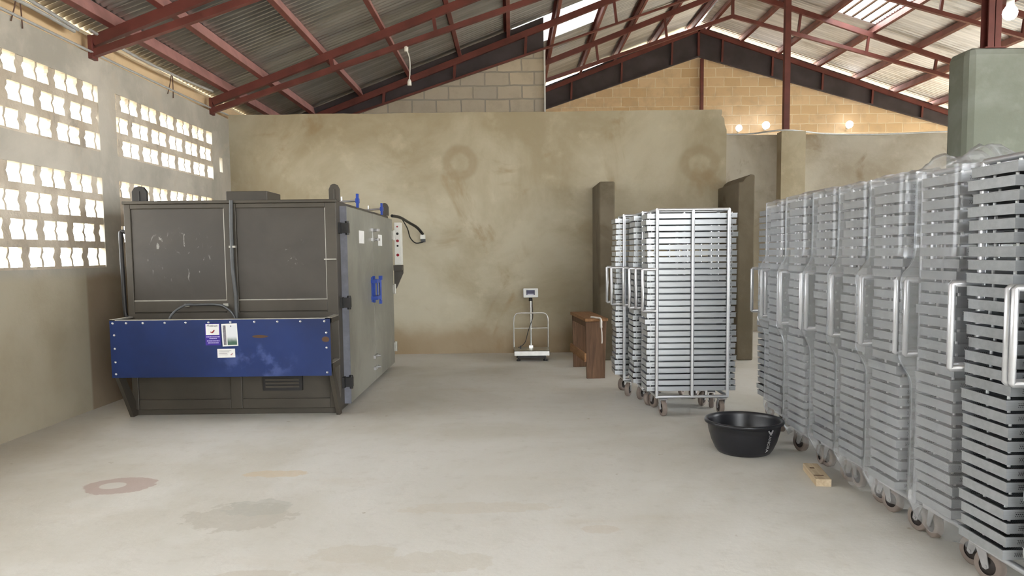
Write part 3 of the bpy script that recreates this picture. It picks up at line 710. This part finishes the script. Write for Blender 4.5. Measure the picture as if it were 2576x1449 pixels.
    # stickers
    def sheet(x0, x1, z0, z1, name, mat, k=0, tilt=0.0):
        m = MB(); y = YB - 0.0015 - 0.001 * k
        cx, cz = (x0+x1)/2, (z0+z1)/2; c, s_ = math.cos(tilt), math.sin(tilt)
        q = [(x0,z0),(x1,z0),(x1,z1),(x0,z1)]; q = [(cx+(a-cx)*c-(b-cz)*s_, cz+(a-cx)*s_+(b-cz)*c) for a, b in q]
        m.prism(q, lambda a, b, t_: (a, t_, b), y - 0.001, y); return m
    def lettering(par, txt, x, z, size, mat, yy):
        cu = D.curves.new('lettering', 'FONT'); cu.body = txt; cu.size = size; cu.align_x = 'CENTER'; cu.extrude = 0.0004
        cu.materials.append(mat); o = text_mesh(cu, 'lettering', par)
        o.location = (x-ox, yy-oy, z); o.rotation_euler = (math.pi/2, 0, 0); return o
    o = B(sheet(-2.945, -2.80, 0.755, 0.965, 'x', None), 'sticker', M_PURP, lab='purple sticker with a white picture field')
    m = sheet(-2.938, -2.810, 0.855, 0.960, 'x', None, 1); sub(m, 'picture', M_WHITE, o)
    lettering(o, 'Muskaan', -2.874, 0.934, 0.030, M_INK, YB - 0.0045)
    m = MB(); m.tube(smooth_path([(-2.895, YB-0.004, 0.885), (-2.88, YB-0.004, 0.878), (-2.868, YB-0.004, 0.886), (-2.855, YB-0.004, 0.904)], 4), [0.004]*4 + [0.007]*4 + [0.006]*4 + [0.003], 6); sub(m, 'emblem', M_RINK, o)
    for z, a, b in ((0.833, -2.935, -2.805), (0.817, -2.905, -2.835), (0.794, -2.93, -2.81), (0.775, -2.92, -2.82)):
        m = MB(); x = a
        while x < b:
            l = random.uniform(0.008, 0.02); m.box(x, min(x+l, b), YB-0.0035, YB-0.0025, z, z+0.007); x += l + 0.003
        sub(m, 'small_print', M_PALE, o)
    o = B(sheet(-2.785, -2.635, 0.745, 0.962, 'x', None, 0, 0.03), 'sticker', M_SHELL, lab='white leaflet with photographs and green lower half')
    m = sheet(-2.735, -2.645, 0.757, 0.945, 'x', None, 1, 0.03); sub(m, 'picture', M_POST, o)
    m = sheet(-2.772, -2.745, 0.757, 0.945, 'x', None, 1, 0.03); sub(m, 'picture', M_PHOTO, o)
    m = MB(); m.lathe([(0, 0.001), (0.006, 0)], 10, Matrix.Translation((-2.697, YB-0.004, 0.938)) @ Matrix.Rotation(math.pi/2, 4, 'X')); sub(m, 'emblem', M_INK, o)
    o = B(sheet(-2.835, -2.665, 0.635, 0.72, 'x', None, 0, 0.01), 'sticker', M_WHITE, lab='small white label')
    m = MB()
    for z, b in ((0.70, -2.70), (0.688, -2.72), (0.672, -2.74), (0.660, -2.735)): m.box(-2.82, b, YB-0.0035, YB-0.0025, z, z+0.004)
    sub(m, 'small_print', M_GINK, o)
    m = MB(); m.tube(smooth_path([(-2.71, YB-0.003, 0.664), (-2.70, YB-0.003, 0.662), (-2.692, YB-0.003, 0.678)], 4), 0.003, 6); sub(m, 'emblem', M_RINK, o)
    # shift material space back: meshes are local to the kiln, colours use hall metres
    return t
kiln = make_kiln()

# power cable from the kiln to a socket on the partition
sk_p = at_y(1064, 600, 12.18)
t = thing('wall_socket', 'small white socket on the partition right of the kiln', 'socket', sk_p)
MB().box(-0.04, 0.04, -0.035, 0.015, -0.01, 0.06).build('box', M_PLASTIC, t, 0.006)
MB().box(-0.03, 0.04, -0.03, 0.012, -0.06, -0.01).build('gland', M_GCABLE, t)
cable('power_cable', [at_y(986, 543, 10.84), at_y(1006, 547, 11.2), at_y(1029, 560, 11.7), at_y(1050, 573, 12.0), sk_p + Vector((0.0, -0.02, 0.07))], 0.022, M_CABLE, 'thick black cable looping from the kiln to the wall socket', 'cable', seg=8)
cable('power_cable', [at_y(1012, 552, 11.4), at_y(1025, 575, 11.7), at_y(1032, 598, 11.9), at_y(1045, 611, 12.05), at_y(1060, 610, 12.12), sk_p + Vector((0.01, -0.02, -0.05))], 0.009, M_CABLE, 'thin black cable drooping below the thick one to the wall socket', 'cable', seg=8)

# ------------------------------------------------------------------ platform scale
def make_scale():
    t = thing('platform_scale', 'steel platform scale with white indicator on a pole by the partition', 'scale', (0.29, 11.45, 0))
    for x in (-0.2, 0.2):
        for y in (-0.18, 0.18):
            MB().lathe([(0, 0), (0.03, 0), (0.03, 0.02), (0.012, 0.03), (0.012, 0.06)], 12, Matrix.Translation((x, y, 0))).build('foot', M_BLACK, t)
    MB().box(-0.21, 0.21, -0.2, 0.2, 0.05, 0.085).build('base', M_BLACK, t)
    m = MB(); m.box(-0.265, 0.265, -0.235, 0.235, 0.15, 0.158); m.box(-0.265, 0.265, -0.235, -0.229, 0.085, 0.158); m.box(-0.265, 0.265, 0.229, 0.235, 0.085, 0.158)
    m.box(-0.265, -0.259, -0.235, 0.235, 0.085, 0.158); m.box(0.259, 0.265, -0.235, 0.235, 0.085, 0.158); m.build('platform', M_STEEL, t)
    m = MB(); y = 0.245
    m.tube(smooth_path([(-0.265, y, 0.12), (-0.265, y, 0.45), (-0.262, y, 0.60), (-0.235, y, 0.66), (-0.19, y, 0.685), (0, y, 0.685), (0.19, y, 0.685), (0.235, y, 0.66), (0.262, y, 0.60), (0.265, y, 0.45), (0.265, y, 0.12)], 5), 0.010, 8)
    m.tube([(-0.265, y, 0.45), (0.265, y, 0.45)], 0.007, 8); m.build('guard_rail', M_STEEL, t)
    m = MB(); m.tube([(0, y + 0.02, 0.12), (0, y + 0.02, 0.92)], 0.016, 12); m.box(-0.03, 0.03, y, y + 0.04, 0.12, 0.18); m.build('pole', M_STEEL, t)
    m = MB(); m.lathe([(0, 0), (0.03, 0), (0.025, 0.05), (0, 0.06)], 12, Matrix.Translation((0, y + 0.02, 0.87))); m.build('swivel', M_BLACK, t)
    # indicator: tilted shell with a recessed screen
    h = MB(); pl = [(-0.05, 0.0), (0.03, 0.0), (0.05, 0.13), (-0.02, 0.145)]
    h.prism([(y + a, 0.925 + b) for a, b in pl], lambda a, b, s_: (s_, a, b), -0.115, 0.115)
    ind = h.build('indicator', M_SHELL, t, 0.012)
    m = MB(); m.prism([(y - 0.0425, 0.965), (y - 0.0465, 0.965), (y - 0.0318, 1.040), (y - 0.0278, 1.040)], lambda a, b, s_: (s_, a, b), -0.066, 0.064); m.build('screen', M_LCD, ind)
    m = MB(); m.prism([(y - 0.0465, 0.966), (y - 0.0475, 0.966), (y - 0.0440, 0.984), (y - 0.0430, 0.984)], lambda a, b, s_: (s_, a, b), -0.05, 0.045); m.build('screen_glint', M_GLINT, ind)  # pale band low on the screen is a painted glint
    MB().tube(smooth_path([(0.02, y + 0.01, 0.93), (0.025, y + 0.05, 0.80), (0.03, y + 0.03, 0.62), (-0.01, y - 0.01, 0.50), (-0.05, y - 0.02, 0.38), (-0.09, y - 0.03, 0.24), (-0.16, y - 0.06, 0.172), (-0.20, y - 0.1, 0.165)], 5), 0.006, 6).build('signal_cable', M_CABLE, t)
    m = MB(); m.box(-0.175, -0.155, 0.04, 0.08, 0.158, 0.20); m.build('plug', M_BLACK, t)
    return t
make_scale()

# ------------------------------------------------------------------ bench
def make_bench():
    t = thing('wooden_bench', 'rough brown plank bench standing between scale and trolleys', 'bench', (1.02, 10.12, 0), math.radians(5))
    L = 0.52
    for y in (-L + 0.02, L - 0.02):
        m = MB(); s = -1 if y < 0 else 1
        m.prism([(-0.12, 0), (0.115, 0), (0.135, 0.735), (-0.135, 0.735)], lambda a, b, t_: (a, t_, b), y - 0.018, y + 0.018); m.build('end_board', M_WOODD, t, 0.004)
    MB().box(-0.15, 0.145, -L - 0.05, L + 0.05, 0.735, 0.775).build('seat_board', M_WOODL, t, 0.006)
    MB().box(-0.155, -0.13, -L - 0.02, L + 0.05, 0.22, 0.33).build('stretcher', M_WOODL, t, 0.004)
    MB().box(-0.128, -0.105, -L + 0.05, L - 0.05, 0.66, 0.735).build('apron', M_WOODD, t)
    return t
make_bench()
o = MB().tube(smooth_path([(1.00, 9.60, 0.79), (1.06, 9.56, 0.785), (1.115, 9.535, 0.77), (1.12, 9.525, 0.68), (1.128, 9.52, 0.60), (1.13, 9.52, 0.50), (1.128, 9.52, 0.46)], 5), [0.012]*12 + [0.016]*5 + [0.008]*14, 7).build('plastic_strip', M_STRIP)
tag(o, 'milky strip of plastic hanging over the near end of the bench', 'plastic strip')

# ------------------------------------------------------------------ tray trolleys
WT, DT, HT = 0.87, 0.32, 0.045
NT_, PITCHZ, Z0T = 29, 0.0604, 0.235
def tray_mesh():
    m = MB(); a, b, th = WT/2, DT/2, 0.002
    m.box(-a, a, -b, b, 0.0, th)
    m.box(-a, a, -b, -b+th, th, HT); m.box(-a, a, b-th, b, th, HT); m.box(-a, -a+th, -b+th, b-th, th, HT); m.box(a-th, a, -b+th, b-th, th, HT)
    # rolled rim
    m.box(-a-0.003, a+0.003, -b-0.003, -b+0.004, HT-0.004, HT); m.box(-a-0.003, a+0.003, b-0.004, b+0.003, HT-0.004, HT)
    m.box(-a-0.003, -a+0.004, -b, b, HT-0.004, HT); m.box(a-0.004, a+0.003, -b, b, HT-0.004, HT)
    return m
def make_trolley():
    t = thing('tray_trolley', '', 'trolley', (0, 0, 0))
    r = 0.016; ZB, ZTOP = 0.185, 2.005
    for y in (-0.2, 0.2):
        for x in (-0.345, 0.0, 0.345): MB().tube([(x, y, ZB), (x, y, ZTOP)], r, 10).build('post', M_FRAME, t)
        MB().tube([(-0.345, y, ZTOP), (0.345, y, ZTOP)], r, 10).build('top_rail', M_FRAME, t)
        MB().tube([(-0.345, y, ZB), (0.345, y, ZB)], r, 10).build('base_rail', M_FRAME, t)
        MB().tube([(-0.345, y, 1.435), (-0.482, y, 1.435), (-0.485, y, 1.432), (-0.485, y, 1.033), (-0.482, y, 1.03), (-0.345, y, 1.03)], 0.0155, 10).build('handle', M_FRAME, t)
    for x in (-0.345, 0.345):
        MB().tube([(x, -0.2, ZTOP), (x, 0.2, ZTOP)], r, 10).build('top_rail', M_FRAME, t)
        MB().tube([(x, -0.2, ZB), (x, 0.2, ZB)], r, 10).build('base_rail', M_FRAME, t)
    for (x, y) in ((-0.29, -0.185), (0.29, -0.185), (-0.29, 0.185), (0.29, 0.185)):
        m = MB(); m.box(-0.05, 0.05, -0.04, 0.04, 0.160, 0.168)
        for s in (-1, 1):
            m.prism([(-0.028, 0.160), (0.028, 0.160), (-0.012, 0.065), (-0.03, 0.060), (-0.045, 0.072)], lambda a, b, q: (a, q, b), s * 0.030 - 0.0025, s * 0.030 + 0.0025)
        m.tube([(-0.028, -0.036, 0.0755), (-0.028, 0.036, 0.0755)], 0.009, 8)
        c = m.build('caster', M_FORK, t); c.location = (x, y, 0)
        w = MB(); MX = Matrix.Translation((-0.028, 0, 0.0755)) @ Matrix.Rotation(math.pi/2, 4, 'X')
        w.lathe([(0.045, -0.020), (0.068, -0.022), (0.0755, -0.014), (0.0755, 0.014), (0.068, 0.022), (0.045, 0.020)], 28, MX)
        wh = w.build('wheel', M_RUB, c)
        w = MB(); w.lathe([(0.0, -0.017), (0.018, -0.019), (0.022, -0.013), (0.046, -0.016), (0.046, 0.016), (0.022, 0.013), (0.018, 0.019), (0.0, 0.017)], 24, MX); w.build('hub', M_RUBD, c)
    return t
trolley0 = make_trolley()
tray0 = tray_mesh().build('perforated_tray', M_TRAY)
pegs = []
for x in (-0.395, 0.395):
    for y in (-0.115, 0.03):
        pg = MB().lathe([(0, HT-0.004), (0.007, HT-0.004), (0.007, PITCHZ - 0.001), (0, PITCHZ - 0.001)], 8, Matrix.Translation((x, y, 0))).build('peg', M_PEG, tray0); pegs.append(pg)
tray0['category'] = 'tray'

TROLLEYS = [
    # x centre, y centre, yaw deg, label, phrase for its trays, wrapped, trays
    (1.755, 7.555, 0.0, 'bare tray trolley standing broadside to us behind the black basin', 'the bare broadside trolley', 0, 1),
    (1.700, 8.03, 0.0, 'bare tray trolley hidden second behind the broadside one, between it and the farthest', 'the middle bare trolley of the left three', 0, 1),
    (1.590, 8.600, 0.0, 'farthest bare tray trolley of three, beside the wooden bench', 'the bare trolley beside the bench', 0, 1),
    (2.578, 3.407, 1.0, 'unwrapped tray trolley cut by the right edge of the photo', 'the unwrapped trolley at the right edge', 0, 1),
    (2.628, 3.917, 1.5, 'film wrapped tray trolley nearest the camera, next to the unwrapped one', 'the nearest film wrapped trolley', 1, 1),
    (2.605, 4.393, 1.0, 'second film wrapped tray trolley from the near end of the row', 'the second nearest wrapped trolley', 1, 1),
    (2.632, 4.883, 1.2, 'third film wrapped tray trolley from the near end of the row', 'the third nearest wrapped trolley', 1, 1),
    (2.636, 5.332, 1.0, 'fourth film wrapped tray trolley from the near end, behind the wood offcut', 'the fourth nearest wrapped trolley', 1, 1),
    (2.605, 5.775, 1.0, 'fifth film wrapped tray trolley from the near end, behind the black basin', 'the fifth nearest wrapped trolley', 1, 1),
    (2.675, 6.44, 1.0, 'farthest film wrapped tray trolley, at the far end of the row', 'the farthest wrapped trolley', 1, 1),
    (2.780, 7.05, 0.0, 'shaded tray trolley in the gap between broadside trolley and wrapped row', '', 0, 2),
    (2.585, 2.965, 1.0, 'tray trolley showing only its tube handle at the right edge', '', 0, 2),
]
rest = MB()
first = True; ftray = True
for (x, y, yaw, lab, phr, wrapped, mode) in TROLLEYS:
    tr = trolley0 if first else dup(trolley0); first = False
    tr.location = (x, y, 0); tr.rotation_euler = (0, 0, math.radians(yaw)); tr['label'] = lab; tr['group'] = 'tray trolleys'
    for ch in tr.children:
        if ch.name.startswith('caster'):
            base = math.pi/2 if x > 2.2 or y < 7.7 else 0.75
            ch.rotation_euler = (0, 0, base + random.uniform(-0.45, 0.45) + (math.pi if random.random() < 0.35 else 0))
    for k in range(NT_):
        z = Z0T + k * PITCHZ
        jx, jy = random.gauss(0, 0.005), random.gauss(0, 0.004)
        if k in (11, 17) and random.random() < 0.6: jx -= 0.014
        if mode == 1:
            ty = tray0 if ftray else dup(tray0); ftray = False
            ty.location = (x + jx, y + jy, z); ty.rotation_euler = (0, 0, math.radians(yaw) + random.gauss(0, 0.006))
            n = NT_ - k
            pos = 'topmost tray' if n == 1 else ('bottom tray' if n == NT_ else '%s tray from the top' % ORD[n-1])
            ty['label'] = '%s stacked in %s' % (pos, phr); ty['category'] = 'tray'; ty['kind'] = 'thing'; ty['group'] = 'metal trays stacked in ' + phr
        else:
            src = tray_mesh(); rest.add([(vx + x + jx, vy + y + jy, vz + z) for vx, vy, vz in src.v], src.f)
o = rest.build('remaining_trays', M_TRAY); tag(o, 'metal trays in the shaded gap trolley and the one past the right edge', 'trays', None, 'stuff')

# stretch film round the wrapped trolleys
def make_film(x, y, yaw, seed, lab, bunch, zbot):
    def ring(z):
        s = 0.0
        if z > 1.43: s = max(0.0, 1 - (z - 1.43) / 0.14)
        elif z < 1.03: s = max(0.0, 1 - (1.03 - z) / 0.16)
        else: s = 1.0
        s = s * s * (3 - 2 * s)
        xl = -0.464 - 0.044 * s; yl = 0.180 + 0.042 * s
        low = max(0.0, min(1.0, (0.24 - z) / 0.14))
        xl += 0.07 * low; yl -= 0.03 * low
        return [(xl, yl), (xl, -yl), (-0.36 - 0.09 * s, -0.224), (0.36, -0.224), (0.464, -0.180), (0.464, 0.180), (0.36, 0.224), (-0.36 - 0.09 * s, 0.224)]
    nz = 84; sub_ = [16, 5, 26, 4, 12, 4, 26, 5]; vs = []; ring_n = sum(sub_)
    for i in range(nz + 1):
        tz = i / nz
        rg = ring(zbot + (2.014 - zbot) * tz); j = 0
        for e in range(8):
            a, b = rg[e], rg[(e+1) % 8]
            for q in range(sub_[e]):
                u = q / sub_[e]; px, py = a[0] + (b[0]-a[0]) * u, a[1] + (b[1]-a[1]) * u
                zz = zbot + (2.014 - zbot) * tz
                if i == 0: zz += 0.05 * noise.noise((px * 6 + seed, py * 9, 2.0))
                nv = abs(noise.noise((px * 5 + seed, py * 6, zz * 3))) * 0.005 + noise.noise((px * 14 + seed, py * 14, zz * 12 + px * 8)) * 0.0012
                ln = math.hypot(px, py) or 1
                amp = 1.0 + (1.8 if abs(zz - 1.5) < 0.1 or abs(zz - 0.95) < 0.1 or zz < 0.3 else 0)
                vs.append((px + px / ln * nv * amp, py + py / ln * nv * amp, zz)); j += 1
    m = MB()
    m.add(vs, [(i*ring_n+k, i*ring_n+(k+1) % ring_n, (i+1)*ring_n+(k+1) % ring_n, (i+1)*ring_n+k) for i in range(nz) for k in range(ring_n)], 0, True)
    t = thing('stretch_film', lab, 'plastic film', (x, y, 0), math.radians(yaw), 'stretch film wraps')
    m.build('wrap', M_FILM, t)
    # loose film gathered on top
    g = MB(); n1, n2 = 40, 22; vs = []
    for i in range(n1 + 1):
        for k in range(n2 + 1):
            px = -0.455 + 0.91 * i / n1; py = -0.225 + 0.45 * k / n2
            e = min(1.0, min(i, n1 - i) / 3.0, min(k, n2 - k) / 3.0)
            hgt = 2.014 + e * (0.012 + bunch * 0.10 * max(0, noise.noise((px * 5 + seed, py * 5, 0.3)) + 0.35) * math.exp(-((px + 0.18) / 0.2) ** 2) + 0.02 * abs(noise.noise((px * 18, py * 14 + seed, 0))))
            vs.append((px, py, hgt))
    g.add(vs, [(i*(n2+1)+k, (i+1)*(n2+1)+k, (i+1)*(n2+1)+k+1, i*(n2+1)+k+1) for i in range(n1) for k in range(n2)], 0, True)
    g.build('loose_top', M_FILM, t)
WN = ['nearest', 'second nearest', 'third nearest', 'fourth nearest', 'fifth nearest', 'farthest']
BUN = [1.9, 0.5, 0.4, 0.3, 0.4, 0.2]; ZBT = [0.10, 0.13, 0.07, 0.08, 0.15, 0.16]
k = 0
for tr in TROLLEYS:
    if tr[5]:
        make_film(tr[0], tr[1], tr[2], k * 7.3 + 1.1, 'clear plastic film wrapped round the %s wrapped trolley' % WN[k], BUN[k], ZBT[k]); k += 1

# ------------------------------------------------------------------ basin and offcut
def make_basin():
    t = thing('plastic_basin', 'round black plastic basin on the floor before the trolleys', 'basin', (1.845, 5.985, 0))
    t.scale = (0.97, 0.97, 1)
    H = 0.265
    prof = [(0.0, 0.0), (0.195, 0.0), (0.21, 0.006), (0.232, 0.035), (0.262, 0.10), (0.285, 0.18), (0.293, H-0.03), (0.300, H-0.028), (0.316, H-0.022), (0.318, H-0.008), (0.312, H),
            (0.296, H), (0.288, H-0.008), (0.284, H-0.03), (0.276, 0.18), (0.252, 0.10), (0.222, 0.04), (0.20, 0.014), (0.0, 0.012)]
    MB().lathe(prof, 56).build('bowl', M_BASIN, t)
    M = Matrix
    for (s, txt, sz) in ((0, 'KANORA', 0.040),):
        cu = D.curves.new('lettering', 'FONT'); cu.body = txt; cu.size = sz; cu.extrude = 0.0006; cu.align_x = 'CENTER'; cu.align_y = 'CENTER'; cu.materials.append(M_GINK)
        o = text_mesh(cu, 'lettering', t)
        ang = math.radians(-64); r = 0.277
        z = Vector((math.cos(ang) * 0.955, math.sin(ang) * 0.955, -0.29)).normalized()
        tan = Vector((-math.sin(ang), math.cos(ang), 0)); up = z.cross(tan)
        xax = -up; yax = z.cross(xax)
        o.matrix_local = Matrix((( xax.x, yax.x, z.x, r*math.cos(ang)), (xax.y, yax.y, z.y, r*math.sin(ang)), (xax.z, yax.z, z.z, 0.128), (0,0,0,1)))
    ang = math.radians(-63); c = Vector((0.293 * math.cos(ang), 0.293 * math.sin(ang), 0.212))
    tan = Vector((-math.sin(ang), math.cos(ang), 0))
    m = MB()
    for dx, dz in ((-0.022, 0.012), (0.0, 0.0), (0.024, 0.014)): m.beam(c + Vector((0, 0, -0.018)), c + tan * dx + Vector((0, 0, dz)), 0.010, 0.006, (math.cos(ang), math.sin(ang), 0))
    m.build('emblem', M_GINK, t)
make_basin()
t = MB(); t.prism([(-0.05, 0), (0.05, 0), (0.05, 0.05), (-0.05, 0.05)], lambda a, b, s_: (a, s_, b), -0.20, 0.20)
t.box(-0.045, 0.02, -0.12, -0.10, 0.05, 0.0515, 1); t.box(-0.03, 0.0, 0.06, 0.09, 0.05, 0.0515, 1)
o = t.build('wood_offcut', [M_WOODR, M_WOODD], None, 0.003); o.location = (2.135, 5.25, 0); o.rotation_euler = (0, 0, math.radians(-9))
tag(o, 'pale offcut of timber lying on the floor against a trolley wheel', 'timber offcut')

# ------------------------------------------------------------------ daylight
wd = D.worlds.new('overcast_sky'); SC.world = wd; wd.use_nodes = True
bg = wd.node_tree.nodes['Background']; bg.inputs[0].default_value = (0.96, 0.985, 1.0, 1); bg.inputs[1].default_value = 6.0
SC.view_settings.view_transform = 'Standard'; SC.view_settings.look = 'None'; SC.view_settings.gamma = 1.0; SC.view_settings.use_curve_mapping = False
SC.view_settings.exposure = 1.3
SC.cycles.max_bounces = 12; SC.cycles.diffuse_bounces = 6; SC.cycles.transparent_max_bounces = 16
